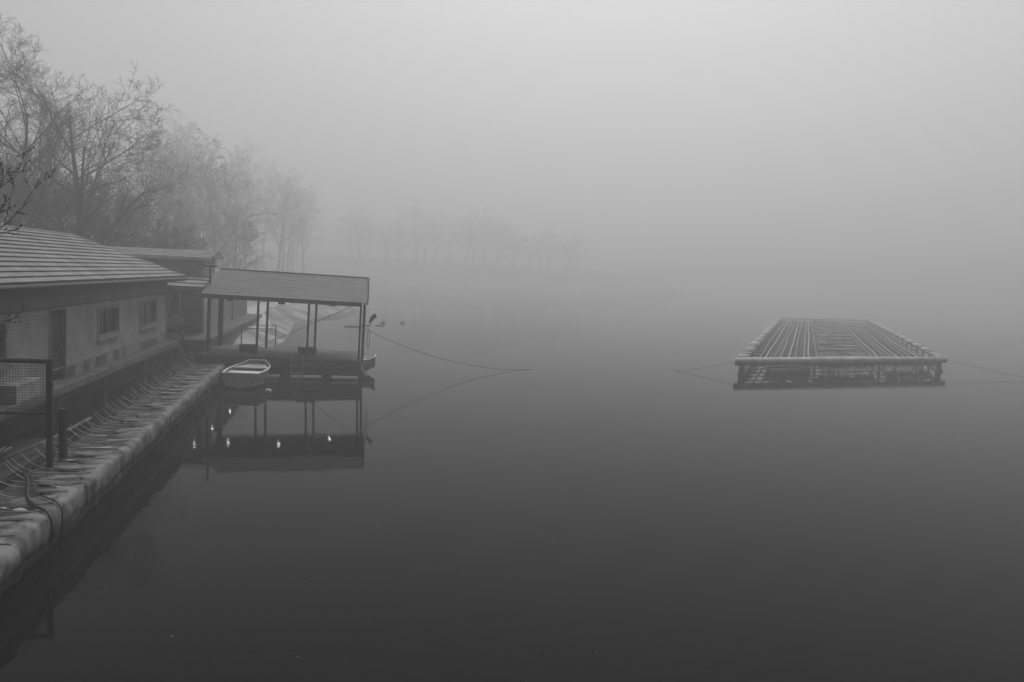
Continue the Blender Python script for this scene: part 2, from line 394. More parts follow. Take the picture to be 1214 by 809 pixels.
# third building
th3 = thing('grey_annex', 'plain grey boarded annex seen between the pavilion posts beyond the pale wall', 'building', tuple(hw(.62, 24.6, 0)), TH)
w2 = MB(); w2.box(-5, 0, 1.37, 0, 7.5, 3.9); w2.build('wall', band_mat('grey_boarding', .13, .08, .3, 'Y', .3), th3)
w2 = MB(); w2.box(0.002, 1.0, 1.38, .05, 2.0, 3.3); w2.build('door', M_upper, th3)
rf = MB(); stepped(rf, (.35, -.2, 3.95), (.35, 7.8, 3.95), (-2.5, 7.8, 4.5), (-2.5, -.2, 4.5), 6, .04); stepped(rf, (-5.3, -.2, 3.95), (-5.3, 7.8, 3.95), (-2.5, 7.8, 4.5), (-2.5, -.2, 4.5), 6, .04); rf.build('roof', M_roof, th3)

# ------------------------------------------------------------ terrace furniture
ch = thing('garden_armchair', 'worn armchair with pale back rest on the terrace by the house corner', 'chair', tuple(hw(.1, 13.1, 1.366)), TH+R(8))
b = MB(); b.box(-.32, -.3, .28, .32, .3, .42); b.build('seat', M_door, ch, bevel=.03)
b = MB(); b.box(-.34, .25, .42, .34, .36, .95); b.build('backrest', M_trim, ch, bevel=.03)
for sx in (-1, 1):
    b = MB(); b.box(sx*.36-.05, -.3, .3, sx*.36+.05, .3, .6); b.build('armrest', M_door, ch, bevel=.02)
    for sy in (-.26, .26):
        b = MB(); b.box(sx*.33-.03, sy-.03, 0, sx*.33+.03, sy+.03, .3); b.build('leg', M_door, ch)
tb = thing('garden_table', 'low dark table beside the armchair on the terrace', 'table', tuple(hw(.35, 15.0, 1.364)), TH)
b = MB(); b.box(-.42, -.4, .4, .42, .4, .45); b.build('tabletop', M_door, tb)
for sx in (-.36, .36):
    for sy in (-.34, .34):
        b = MB(); b.box(sx-.025, sy-.025, 0, sx+.025, sy+.025, .4); b.build('leg', M_door, tb)
# bench and crate behind the mesh gate
bn = thing('terrace_bench', 'pale slatted bench on the terrace seen through the wire mesh gate', 'bench', tuple(hw(.0, -6.6, 1.366)), TH)
b = MB()
for k in range(3): b.box(.02+k*.13, -1.1, .40, .13+k*.13, 1.1, .44)
b.build('seat', M_crate, bn)
b = MB(); b.box(-.02, -1.1, .55, .01, 1.1, .66); b.box(-.02, -1.1, .72, .01, 1.1, .83); b.build('backrest', M_crate, bn)
for sy in (-.95, .95):
    b = MB(); b.box(-.03, sy-.03, 0, .38, sy+.03, .398); b.build('leg', M_black, bn)
cr_ = MB(); cr_.box(-.2, -.75, 0, .2, .75, .42)
c_ = cr_.build('wooden_crate', M_crate, None, tuple(hw(.2, -3.5, 1.368)), bevel=.01); c_.rotation_euler = (0, 0, TH); tag(c_, 'pale oblong crate on the terrace behind the mesh gate', 'crate')

# ------------------------------------------------------------ boat pavilion (local x along its front, y away from the camera)
PT = R(10)
PO = Vector((-9.67, 33.5, 0))
pav = thing('boat_pavilion', 'open sided floating pavilion with boarded gable roof on thin dark posts over the lake', 'pavilion', tuple(PO), PT)
pav.rotation_euler = (Matrix.Rotation(PT, 4, 'Z') @ Matrix.Rotation(R(1.15), 4, 'Y')).to_euler()
PM = Matrix.Translation(PO) @ Matrix.Rotation(PT, 4, 'Z') @ Matrix.Rotation(R(1.15), 4, 'Y')
def pw(x, y, z): return PM @ Vector((x, y, z))
XL, XR, YD, PZE, PZR = -3.4, 3.37, 3.8, 3.40, 4.44
rf = MB()
stepped(rf, (XL, 0, PZE), (XR, 0, PZE), (XR-.02, YD/2, PZR), (XL+.4, YD/2, PZR), 14, .012)
stepped(rf, (XL, YD, PZE), (XR, YD, PZE), (XR-.02, YD/2, PZR), (XL+.4, YD/2, PZR), 14, .012)
pr_ = rf.build('roof', M_roof2, pav)
rf = MB(); rf.tube([(XL+.38, YD/2, PZR+.01), (XR, YD/2, PZR+.01)], .04, 6); rf.build('ridge_cap', M_roof2, pr_)
rf = MB(); rf.box(XL, -.01, PZE-.17, XR-.25, .03, PZE+.005); rf.box(XL, YD-.03, PZE-.17, XR, YD+.01, PZE+.005); rf.build('fascia', M_fascia, pr_)
for x in (XL+.03, XR-.2):
    rf = MB(); rf.poly([(x, .03, PZE-.02), (x, YD-.03, PZE-.02), (x+(.37 if x < 0 else .1), YD/2, PZR-.04)]); rf.build('gable', M_fascia, pr_)
rf = MB()
for sgn in (0, 1):
    y0_ = 0 if sgn == 0 else YD
    rf.tube([(XR+.02, y0_, PZE-.05), (XR, YD/2, PZR-.01)], .05, 4)
rf.build('barge_board', M_fascia, pr_)
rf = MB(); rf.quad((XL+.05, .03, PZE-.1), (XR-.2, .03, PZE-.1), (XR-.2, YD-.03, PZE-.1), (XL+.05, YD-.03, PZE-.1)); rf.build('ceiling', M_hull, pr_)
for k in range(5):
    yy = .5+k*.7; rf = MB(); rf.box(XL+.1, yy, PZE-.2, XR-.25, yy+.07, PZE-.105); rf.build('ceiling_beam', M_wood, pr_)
DZ = .93
for x in (-1.13, .95, 3.13):
    rf = MB(); rf.box(x-.045, .26, DZ-.32, x+.045, .35, PZE-.1); rf.build('post', M_post, pav)
rf = MB(); rf.box(XL+.24, .22, DZ-.4, XL+.36, .34, PZE-.1); rf.build('post', M_post, pav)
for x, r in ((-3.18, .1), (-1.13, .05), (1.05, .05), (3.24, .05)):
    rf = MB(); rf.box(x-r, 3.35, DZ-.1, x+r, 3.35+2*r, PZE-.1); rf.build('post', M_post, pav)
rf = MB(); rf.box(3.24, .5, DZ-.1, 3.34, .6, PZE-.1); rf.build('post', M_post, pav)
dk = MB()
for k in range(24):
    y0_ = .02+k*.158; dk.box(XL+.05, y0_, DZ-.05, XR-.1, y0_+.15, DZ, j=.003)
dk.build('deck', M_deck, pav)
dk = MB(); dk.box(XL+.05, -.03, DZ-.07, XR-.1, .015, DZ+.02); dk.build('deck_edge', M_trim, pav)
dk = MB(); dk.box(XL+.05, -.01, DZ-.38, XR-.12, .05, DZ-.075); dk.box(XR-.2, .05, DZ-.38, XR-.12, YD, DZ-.06); dk.box(XL+.05, .05, DZ-.38, XL+.12, YD, DZ-.06); dk.build('deck_skirt', M_deck, pav)
dk = MB()
for (a, b_, z0_) in ((XL+.3, XR+.02, .14),):
    i = len(dk.v)
    for x, y, z in ((a, .12, z0_-.0), (b_+.12, .12, z0_), (b_+.12, YD-.2, z0_), (a, YD-.2, z0_), (a, .12, .55), (b_-.15, .12, .55), (b_-.15, YD-.2, .55), (a, YD-.2, .55)): dk.v.append((x, y, z))
    for q in ((0,3,2,1),(4,5,6,7),(0,1,5,4),(1,2,6,5),(2,3,7,6),(3,0,4,7)): dk.f.append(tuple(i+k for k in q)); dk.m.append(0)
dk.build('hull', M_hull, pav)
for a, b_ in ((-2.9, -.1), (.35, 1.62), (2.05, 3.15)):
    dk = MB(); dk.tube([(a, -.02, .09+a*.023), (b_, -.02, .09+b_*.023)], .075, 10); dk.build('float', M_foam, pav)
dk = MB(); dk.box(1.64, .08, -.3, 2.03, .5, .6); dk.build('hull_support', M_hull, pav)
# things on and at the pavilion
def chest(x0, x1, y, label):
    L_ = x1-x0; p0 = pw((x0+x1)/2, y, DZ)
    t_ = thing('storage_chest', label, 'chest', tuple(p0), PT, 'chests on the pavilion deck')
    b = MB(); b.box(-L_/2+.03, -.2, 0, L_/2-.03, .2, .24); b.build('body', M_wood, t_, bevel=.01)
    b = MB(); b.box(-L_/2, -.23, .242, L_/2, .23, .3); b.build('lid', M_wood, t_, bevel=.01)
chest(-2.02, -1.24, 1.5, 'dark wooden chest left of the slim middle posts, nearer the terrace')
chest(.45, 1.28, 1.5, 'dark wooden chest above the ladder, between the right hand posts')
la = thing('dock_ladder', 'pale metal ladder hooked over the pavilion deck edge down to the water', 'ladder', tuple(pw(.62, -.09, 0)), PT)
for x in (-.26, .26):
    b = MB(); b.tube([(x, .12, .99), (x, 0, .97), (x, -.01, .1)], .022, 6); b.build('rail', M_metal, la)
for z in (.28, .56, .84):
    b = MB(); b.tube([(-.26, 0, z), (.26, 0, z)], .018, 6); b.build('rung', M_metal, la)
fl = thing('floodlight', 'small twin headed floodlight on a bracket at the pavilion corner post', 'floodlight', tuple(pw(3.2, .3, 2.42)), PT); fl.scale = (1, 1, 1.1)
b = MB(); b.tube([(0, 0, 0), (.36, -.02, -.02), (.36, -.02, .14)], .025, 6); b.build('bracket', M_black, fl)
def lamp_head(c, d_, r0, r1, L_):
    c = Vector(c); d_ = Vector(d_).normalized(); b = MB(); b.tube([c-d_*L_*.5, c-d_*L_*.2, c+d_*L_*.5], [r0*.7, r0, r1], 12); return b
h_ = lamp_head((.38, -.02, .2), (.6, -.2, .75), .05, .1, .22).build('lamp_head', M_black, fl)
h_ = lamp_head((.47, -.02, .34), (.9, -.2, .45), .05, .12, .26).build('lamp_head', M_black, fl)
rp = MB(); c0 = pw(3.5, .28, 2.3); pts_ = []
for k in range(25):
    a = 2*math.pi*k/24; pts_.append(c0+Vector((.055*math.sin(a), 0, -.45+.42*math.cos(a))))
rp.tube(pts_, .014, 6, False)
rp.tube([c0+Vector((0, 0, -.03)), c0+Vector((-.04, 0, .06)), c0+Vector((-.1, .01, .1))], .012, 5)
tag(rp.build('rope_loop', M_rope, None), 'loop of rope hanging below the floodlight bracket at the pavilion corner', 'rope')

# T topped pole
tp = thing('t_topped_pole', 'tall thin pole with a short crossbar rising beside the pavilion roof', 'pole', (-12.86, 33.69, 0))
b = MB(); b.tube([(0, 0, -.8), (0, 0, 4.6)], .045, 8); b.build('pole', M_post, tp)
b = MB(); b.tube([(-.28, 0, 4.6), (.28, .02, 4.6)], .03, 6); b.build('crossbar', M_post, tp)

# shaded lamps under the eaves (their bulbs show in the water)
def lamp(loc, label, grp='shaded lamps under the eaves'):
    t_ = thing('hanging_lamp', label, 'lamp', tuple(loc), 0, grp)
    b = MB(); b.tube([(0, 0, 0), (0, 0, .06), (0, 0, .13), (0, 0, .22)], [.15, .145, .05, .012], 14, False); b.build('shade', M_black, t_)
    b = MB(); b.tube([(0, 0, .015), (0, 0, .03), (0, 0, .06)], [.035, .06, .05], 10); b.build('bulb', M_bulb, t_)
lamp(pw(-2.5, 1.7, 3.08), 'small lit lamp under the pavilion roof at its terrace end')
lamp(pw(-.3, 1.3, 3.08), 'small lit lamp under the middle of the pavilion roof')
lamp(pw(1.85, 2.2, 3.08), 'small lit lamp under the lake end of the pavilion roof')
lamp((-15.0, 37.0, 3.3), 'small lit lamp under the porch roof of the flat roofed house')
lamp((-14.0, 35.1, 3.3), 'small lit lamp under the outer edge of the porch roof')
lamp((-14.45, 38.4, 3.3), 'small lit lamp on the lake wall of the flat roofed house')
lamp((-15.3, 43.2, 3.3), 'small lit lamp at the far end of the flat roofed house')

# ------------------------------------------------------------ dinghy and second boat
def boat(name, label, loc, rz, Lb, beam, tw, zt, zb, inside_dark=False):
    t_ = thing(name, label, 'boat', loc, rz)
    # stations from transom (y=0) to bow (y=Lb): half width at gunwale, half width at chine, keel z, gunwale z
    st = [(0, tw, .78, .02, zt), (.12, tw*1.03, .80, -.02, zt), (.45, beam/2, .80, -.06, zt+.02), (.72, beam/2*.9, .72, -.02, zt+.05), (.9, beam/2*.68, .55, .12, zt+.09), (1.0, beam/2*.42, .5, .30, zb)]
    h = MB(); rows = []
    for f_, gw, cf, kz, gz in st:
        y = f_*Lb; cz = kz+.1
        rows.append([(-gw, y, gz), (-gw*.96, y, gz*.55+cz*.45), (-gw*cf, y, cz), (0, y, kz), (gw*cf, y, cz), (gw*.96, y, gz*.55+cz*.45), (gw, y, gz)])
    for r in rows: h.v += r
    for i in range(len(rows)-1):
        for k in range(6): a = i*7+k; h.f.append((a, a+1, a+8, a+7)); h.m.append(0)
    h.f.append(tuple(range(6, -1, -1))); h.m.append(0); h.f.append(tuple((len(rows)-1)*7+k for k in range(7))); h.m.append(0)
    h.build('hull', M_boatout, t_, smooth=False)
    inn = MB()
    sts = [(min(max(f_, .03), .97)*Lb, gw-.05, cf, kz+.06, gz-.03) for f_, gw, cf, kz, gz in st]
    for y, gw, cf, kz, gz in sts: inn.v += [(-gw, y, gz), (-gw*.8, y, kz+.1), (0, y, kz+.07), (gw*.8, y, kz+.1), (gw, y, gz)]
    for i in range(len(sts)-1):
        for k in range(4): a = i*5+k; inn.f.append((a, a+5, a+6, a+1)); inn.m.append(0)
    inn.f.append((0, 1, 2, 3, 4)); inn.m.append(0); e_ = (len(sts)-1)*5; inn.f.append((e_+4, e_+3, e_+2, e_+1, e_)); inn.m.append(0)
    inn.build('inner_hull', M_boatin, t_)
    g = MB(); port = [(-gw-.01, f_*Lb, gz+.01) for f_, gw, cf, kz, gz in st]; star = [(gw+.01, f_*Lb, gz+.01) for f_, gw, cf, kz, gz in st]
    loop = port + star[::-1] + [port[0]]
    g.tube(loop, .035, 8); g.build('gunwale', M_white, t_, smooth=True)
    def deckpiece(nm, ya, yb, zz, wa, wb, m_):
        q = MB(); q.v = [(-wa, ya, zz), (wa, ya, zz), (wb, yb, zz+.03), (-wb, yb, zz+.03), (-wa, ya, zz-.05), (wa, ya, zz-.05), (wb, yb, zz-.02), (-wb, yb, zz-.02)]
        q.f = [(0,1,2,3),(7,6,5,4),(0,4,5,1),(1,5,6,2),(2,6,7,3),(3,7,4,0)]; q.m = [0]*6
        return q.build(nm, m_, t_)
    deckpiece('foredeck', Lb*.62, Lb*.985, zt+.03, beam/2*.91, beam/2*.42, M_white)
    deckpiece('thwart', Lb*.33, Lb*.47, zt-.09, beam/2-.08, beam/2-.07, M_white)
    deckpiece('stern_seat', .05, Lb*.2, zt-.08, tw*.5, tw*.5, M_white)
    for sx in (-1, 1):
        q = MB(); q.box(sx*(beam/2-.2)-.1, Lb*.2, zt-.12, sx*(beam/2-.2)+.1, Lb*.33, zt-.06); q.build('side_seat', M_white, t_)
    return t_
boat('dinghy', 'small pale dinghy moored stern first between pontoon and pavilion', (-10.3, 30.1, 0), R(5), 2.8, 1.5, .66, .60, .80)
boat('rowing_boat', 'white rowing boat with only its bow showing beyond the pavilion end', (-9.25, 36.2, 0), R(-80), 3.0, 1.3, .5, .55, .78)
fb = MB(); fb.tube([(-.09, 0, .02), (-.07, 0, .07), (.07, 0, .08), (.09, 0, .02)], [.04, .07, .07, .04], 10)
tag(fb.build('mooring_float', M_foam, None, (-9.05, 29.6, 0), smooth=True), 'small pale float on the water beside the dinghy', 'float')

# ------------------------------------------------------------ canvas-wrapped pontoon (local x towards open water, y along)
P0 = Vector((-6.81, 10.51, 0)); P1 = Vector((-11.64, 32.23, 0)); pd = (P1-P0).normalized()
PA = math.atan2(-pd.x, pd.y); PL = (P1-P0).length
pon = thing('canvas_pontoon', 'long floating pontoon wrapped in stained canvas laced with cords to wire hoops', 'pontoon', tuple(P0), PA)
def ponw(x, y, z): return Matrix.Translation(P0) @ Matrix.Rotation(PA, 4, 'Z') @ Vector((x, y, z))
YA, YB = -7.5, PL
def wob(y, k=0): return NZ.noise(Vector((y*.9, k*3.1, 0)))*.05+NZ.noise(Vector((y*3.3, k*5.7, 2)))*.03+NZ.noise(Vector((y*8.3, k*9.7, 5)))*.012
# cover: inner edge -> top -> rounded outer edge -> face
prof = [(-.34, .655), (-.2, .668), (-.09, .672), (-.025, .655), (.012, .6), (.022, .5), (.01, .38), (-.02, .25)]
cv = MB(); NY = 420
for j in range(NY+1):
    y = YA+(YB-YA)*j/NY
    ext = -.34 - .2*abs(NZ.noise(Vector((y*1.9, 9, 0))))*2 - (.25 if (j*7919 % 11) < 3 else 0)
    for i, (x, z) in enumerate(prof):
        if i == 0: x = ext
        cv.v.append((x+wob(y, i)*(1 if i > 2 else .4)+(NZ.noise(Vector((y*5.5, i*.25, 8)))*.05 if i > 4 else 0), y, z+wob(y+40, i)*(.7 if i < 4 else 1)))
npf = len(prof)
for j in range(NY):
    for i in range(npf-1): a = j*npf+i; cv.f.append((a, a+npf, a+npf+1, a+1)); cv.m.append(0)
co = cv.build('canvas_edge', M_tarp, pon, smooth=True); sm = co.modifiers.new('t', 'SOLIDIFY'); sm.thickness = .012
# lower stained face
lf = MB()
for j in range(NY+1):
    y = YA+(YB-YA)*j/NY
    for i, (x, z) in enumerate([(-.025, .31), (-.04, .2), (-.09, .08), (-.14, -.1)]): lf.v.append((x+wob(y, i+12)*1.3+NZ.noise(Vector((y*5.5, 1.75+i*.3, 8)))*.07, y, z+wob(y+9, i+20)*.8))
for j in range(NY):
    for i in range(3): a = j*4+i; lf.f.append((a, a+4, a+5, a+1)); lf.m.append(0)
lf.build('wet_canvas_skirt', M_tarpd, pon, smooth=True)
bd = MB(); bd.box(-1.3, YA, -.3, -.14, YB-.03, .6); bd.build('body', M_concd, pon)
bd = MB()
for k in range(200):
    y = YA+.06+k*(YB-YA-.1)/200
    bd.box(-1.28, y, .602, -.25, y+(YB-YA)/200-.012, .625+random.uniform(0, .012), j=.004)
bd.build('deck_slats', mat('dark_slats', .035, .015, 6, .8, .3), pon)
# canvas flaps torn across the slats
for k in range(46):
    y = YA+.4+k*(YB-YA-.6)/46+random.uniform(-.15, .15)
    Lf = random.uniform(.3, .9); wf = random.uniform(.05, .2) + (.22 if k % 5 == 0 else 0); z = .648+random.uniform(0, .006)
    q = MB(); nseg = 6; sk = random.uniform(-.25, .25)
    for i in range(nseg+1):
        t_ = i/nseg; x = -.22-Lf*t_; hw_ = wf*(1-t_**1.6)*.5+.006; c_y = y+sk*t_
        q.v += [(x, c_y-hw_, z+random.uniform(0, .018)), (x, c_y+hw_, z+random.uniform(0, .018))]
    for i in range(nseg): a = i*2; q.f.append((a, a+1, a+3, a+2)); q.m.append(0)
    o_ = q.build('canvas_flap', M_tarpl, pon); mm = o_.modifiers.new('t', 'SOLIDIFY'); mm.thickness = .006
# larger loose canvas panels lying over the slats
for k in range(24):
    y = YA+.8+k*(YB-YA-1.4)/24+random.uniform(-.3, .3); a0 = random.uniform(.25, .5)*(1.2 if k < 10 else .8); wd = random.uniform(.45, .75); z = .656+.004*(k % 3); q = MB(); n_ = 7
    for i in range(n_+1):
        t_ = i/n_; x = -.2-wd*t_; hw2 = a0*(1-.55*t_**2)*random.uniform(.85, 1.05)
        q.v += [(x, y-hw2+.08*math.sin(i*1.7+k), z+random.uniform(0, .015)), (x, y+random.uniform(-.04, .04), z+.012+random.uniform(0, .015)), (x, y+hw2+.06*math.sin(i*2.3+k), z+random.uniform(0, .012))]
    for i in range(n_): a = i*3; q.f += [(a, a+1, a+4, a+3), (a+1, a+2, a+5, a+4)]; q.m += [0, 0]
    o_ = q.build('canvas_panel', M_tarpd if k % 3 else M_tarp, pon, smooth=True); mm = o_.modifiers.new('t', 'SOLIDIFY'); mm.thickness = .006
# cords tied over the rounded edge, and seams in the canvas
for k in range(11):
    y = YA+1.7+k*(YB-YA-1)/11+random.uniform(-.8, .8); q = MB(); yy = lambda d_: y+d_*random.uniform(-.05, .05)
    q.tube([(-.3, yy(1), .70), (-.12, yy(.5), .735), (.03, yy(.3), .66), (.075, yy(.3), .5), (.06, yy(1), .33), (.02, yy(1), .2)], random.choice([.005, .005, .008]), 5); q.build('tie_cord', M_rope, pon)
for k in range(9):
    y = YA+1.5+k*3.25; q = MB()
    q.tube([(-.36, y, .66), (-.2, y, .685), (-.08, y+.01, .685), (.01, y+.015, .61), (.035, y+.02, .5), (.03, y+.03, .3)], .014, 6); q.build('canvas_seam', M_tarp, pon, smooth=True)
# lacing cords
for k in range(60):
    y = YA+5.0+k*(YB-YA-5.2)/60+random.uniform(-.08, .08); dy = random.uniform(-.05, .2)
    q = MB(); q.tube([(-.12, y, .70), (-.5, y+dy*.4+.02, .675), (-.9, y+dy, .68), (-1.25, y+dy+.05, .72)], .008+random.random()*.005, 4)
    q.build('lacing_cord', M_ropep if k % 2 else M_rope, pon)
# wire hoops springing from the inner edge
for k in range(66):
    y = YA+7.0+k*(YB-YA-7.2)/66+random.uniform(-.09, .09); a = random.gauss(.05, .1); Lh = random.uniform(.5, .66); st_ = random.uniform(-.92, -.84)
    hgt = random.uniform(.2, .34); q = MB(); pp = []; pw_ = random.uniform(1.8, 2.3)
    for i in range(9):
        t_ = i/8; pp.append((st_-Lh*t_, y+a*t_+.03*math.sin(t_*3+k), .675+hgt*t_**pw_-.02*math.sin(t_*3.1)))
    q.tube(pp, .0058, 5); q.build('wire_hoop', M_wire, pon)
# rope along the hoops
q = MB(); q.tube([(-1.28+.05*math.sin(i*1.7), YA+8+i*.5, .74+.03*math.sin(i*2.3)) for i in range(int((YB-YA-9)/.5))], .009, 5); q.build('lacing_rope', M_rope, pon, smooth=True)
# straight low rail in front of the pontoon's inner side (near part)
rl = MB(); rl.tube([ponw(-2.05, -6.5, .55), ponw(-1.75, 3.6, .62)], .03, 8); tag(rl.build('guard_rail', M_metal, None), 'straight pale pipe lying beside the near end of the pontoon', 'pipe')
# two hoses draped over the canvas
for k, (ya, yb, x_) in enumerate(((3.4, 1.9, 0), (3.6, 2.4, .05))):
    pp = [(-1.3, ya+1.1, .75), (-1.0, ya+.5, .73), (-.6, (ya+yb)/2+.1, .715), (-.25, yb+.25, .73), (-.06, yb+.04, .725), (.05, yb-.08, .6), (.06, yb-.1, .35), (.02, yb-.08, -.1)]
    fine = []
    for i in range(len(pp)-1):
        a = Vector(pp[max(i-1, 0)]); b = Vector(pp[i]); c = Vector(pp[i+1]); d = Vector(pp[min(i+2, len(pp)-1)])
        for t_ in (0, .25, .5, .75): fine.append(.5*((2*b)+(c-a)*t_+(2*a-5*b+4*c-d)*t_*t_+(3*b-a-3*c+d)*t_**3))
    fine.append(Vector(pp[-1]))
    q = MB(); q.tube([ponw(*f_) for f_ in fine], .022 if k == 0 else .014, 8)
    tag(q.build('black_hose', M_hose, None, smooth=True), ('thicker' if k == 0 else 'thinner') + ' black hose draped over the canvas edge into the water', 'hose')

# wire mesh gate at the near left
G0 = Vector((-8.9, 15.25, 0)); gdir = Vector((-.985, -.17, 0)).normalized()
gt = thing('mesh_gate', 'black framed wire mesh gate standing beside the pontoon at the left', 'gate', tuple(G0), math.atan2(gdir.y, gdir.x))
b = MB(); b.box(-.05, -.04, -.4, .05, .04, 2.79); b.build('post', M_black, gt)
b = MB(); b.box(3.4, -.04, -.4, 3.5, .04, 2.79); b.build('post', M_black, gt)
b = MB(); b.tube([(.05, 0, 2.74), (.4, 0, 2.745), (3.4, 0, 2.73)], .05, 8); b.build('top_rail', M_black, gt)
b = MB(); b.tube([(.05, 0, 1.72), (3.4, 0, 1.72)], .03, 8); b.build('bottom_rail', M_black, gt)
b = MB()
for k in range(62): x = .06+k*.054; b.tube([(x, 0, 1.73), (x, 0, 2.72)], .0036, 3, False)
for k in range(19): z = 1.76+k*.052; b.tube([(.05, .005, z), (3.4, .005, z)], .0036, 3, False)
b.build('wire_mesh', M_black, gt)
b = MB(); b.box(-.34, -.02, -.4, -.22, .1, 1.7, j=.01); tag(b.build('mooring_post', M_black, None, (-8.75, 15.9, 0)), 'short black post beside the mesh gate', 'post')
b = MB(); b.tube([(0, 0, 0), (.1, .05, .3), (-.05, .1, .7), (.12, 0, 1.0), (0, 0, 1.3)], .05, 8); tag(b.build('rope_coil', M_rope, None, (-9.1, 15.5, .55), smooth=True), 'dark rope hanging in a bundle on the gate post', 'rope')

# frosted pipes and boards stacked in the gap at the left
for k in range(13):
    x = -2.3-.17*k+random.uniform(-.05, .05); z = .35+random.uniform(0, .18); L_ = random.uniform(2.0, 5.2); y = random.uniform(2.5, 6.5)
    q = MB(); q.tube([(-.0, 0, 0), (random.uniform(-.1, .1), L_*.5, .01), (random.uniform(-.15, .15), L_, random.uniform(0, .1))], random.uniform(.018, .04), 8)
    o_ = q.build('scrap_pipe', M_conc if k % 2 == 0 else M_black, None, ponw(x, y, z), smooth=True); o_.rotation_euler = (0, 0, PA+random.uniform(-.12, .12))
    tag(o_, 'frosted or blackened scrap pipe lying between the pontoon and the terrace', 'pipe', 'scrap pipes lying by the mesh gate')
q = MB(); q.box(-4.4, -3.0, .1, -2.0, 9.5, .3); o_ = q.build('scrap_raft', M_hull, None, tuple(P0)); o_.rotation_euler = (0, 0, PA); tag(o_, 'low black raft of scrap pipes between pontoon and terrace', 'raft')

# ------------------------------------------------------------ fish farm raft on the right (local x along the near edge, y away)
RA_ = 0; E1 = Vector((.911, .412)); E2 = Vector((.345, .939)); SX, SY, SZ = 1.23, 1.15, .62
class MBR(MB):      # the frame has racked: its long sides are not square to the near edge
    def build(s, *a, **k):
        s.v = [(x*SX*E1.x+y*SY*E2.x, x*SX*E1.y+y*SY*E2.y, z*SZ) for x, y, z in s.v]; return MB.build(s, *a, **k)
RO = Vector((12.4, 43.0, 0)); RW, RLn = 13.0, 58.0
raft = thing('pipe_raft', 'long floating frame of fog-pale pipes moored out on the open lake', 'raft', tuple(RO), RA_)
b = MBR(); b.tube([(-.25, 0, 1.13), (3, 0, 1.15), (7, .02, 1.2), (RW+.25, 0, 1.22)], [.36, .35, .34, .31], 14); b.build('front_beam', M_pipe, raft, smooth=True)
b = MBR(); b.tube([(1.5, .2, .22), (3, .25, .25), (4.2, .3, .3)], [.2, .24, .16], 10); b.build('waterline_log', M_piped, raft, smooth=True)
for x in (1.7, 2.6, 3.9, 5.6, 9.7, 11.2): b = MBR(); b.box(x-.05, .3, -.3, x+.05, .42, 1.0, j=.01); b.build('inner_stake', M_piped, raft)
b = MBR(); b.tube([(0, RLn, 1.16), (RW, RLn, 1.2)], .16, 8); b.build('rear_beam', M_pipe, raft)
for x, w_ in ((.15, .32), (4.35, .1), (8.55, .13), (RW-.25, .3)):
    b = MBR(); b.box(x-w_/2-.02, -.12, -.2, x+w_/2, .12, 1.0, j=.01); b.build('post', M_hull, raft, bevel=.02)
for x in (.1, RW-.1):
    b = MBR(); b.tube([(x, 0.15, 1.15), (x, RLn, 1.15)], .12, 8); b.build('side_beam', M_pipe, raft)
    b = MBR(); b.tube([(x, 0.15, .05), (x, RLn, .05)], .22, 8); b.build('side_float', M_piped, raft)
    for k in range(20):
        y = 1.5+k*2.95; b = MBR(); b.box(x-.09, y-.09, 0, x+.09, y+.09, 1.05); b.build('side_post', M_piped, raft)
# frost capped floats lashed along both side beams
for sx, x in ((-1, .05), (1, RW-.05)):
    for k in range(40):
        y = .7+k*1.4+random.uniform(-.35, .35); r = random.uniform(.12, .24); q = MBR()
        q.tube([(x-.34, y, 1.3), (x-.2, y+.1, 1.36), (x+.1, y-.08, 1.38), (x+.3, y, 1.3)], [r*.5, r, r*.95, r*.5], 8); q.build('edge_float', M_snow if k % 3 else M_pipel, raft, smooth=True)
# lengthwise rods
xs_ = [.8, 1.25, 1.75, 2.15, 2.7, 3.1, 3.7, 4.05, 4.5, 8.4, 8.9, 9.45, 9.85, 10.4, 10.9, 11.4, 11.9, 12.3]
for i, x in enumerate(xs_):
    b = MBR(); z = .86+random.uniform(-.04, .04); b.tube([(x+random.uniform(-.07, .07), .18+RLn*q_/7*.995, z+random.uniform(-.05, .05)) for q_ in range(8)], .045 if i % 3 else .06, 6); b.build('rod', M_pipel if i % 3 == 1 else M_piped, raft)
# crosswise slats of the middle bed, rough and partly frosted
for k in range(98):
    y = .5+k*.585+random.uniform(-.12, .12); b = MBR(); z = .95+random.uniform(-.1, .12); x0_ = 4.7+random.uniform(-.25, 1.0 if k % 4 == 1 else .3); x1_ = 8.2-random.uniform(-.25, 1.2 if k % 3 == 1 else .3)
    b.tube([(x0_+(x1_-x0_)*q_/5, y+random.uniform(-.12, .12), z+random.uniform(-.06, .06)) for q_ in range(6)], [random.uniform(.02, .07) for _ in range(6)], 5); b.build('slat', (M_pipel, M_snow, M_piped, M_pipe, M_piped)[k % 5], raft)
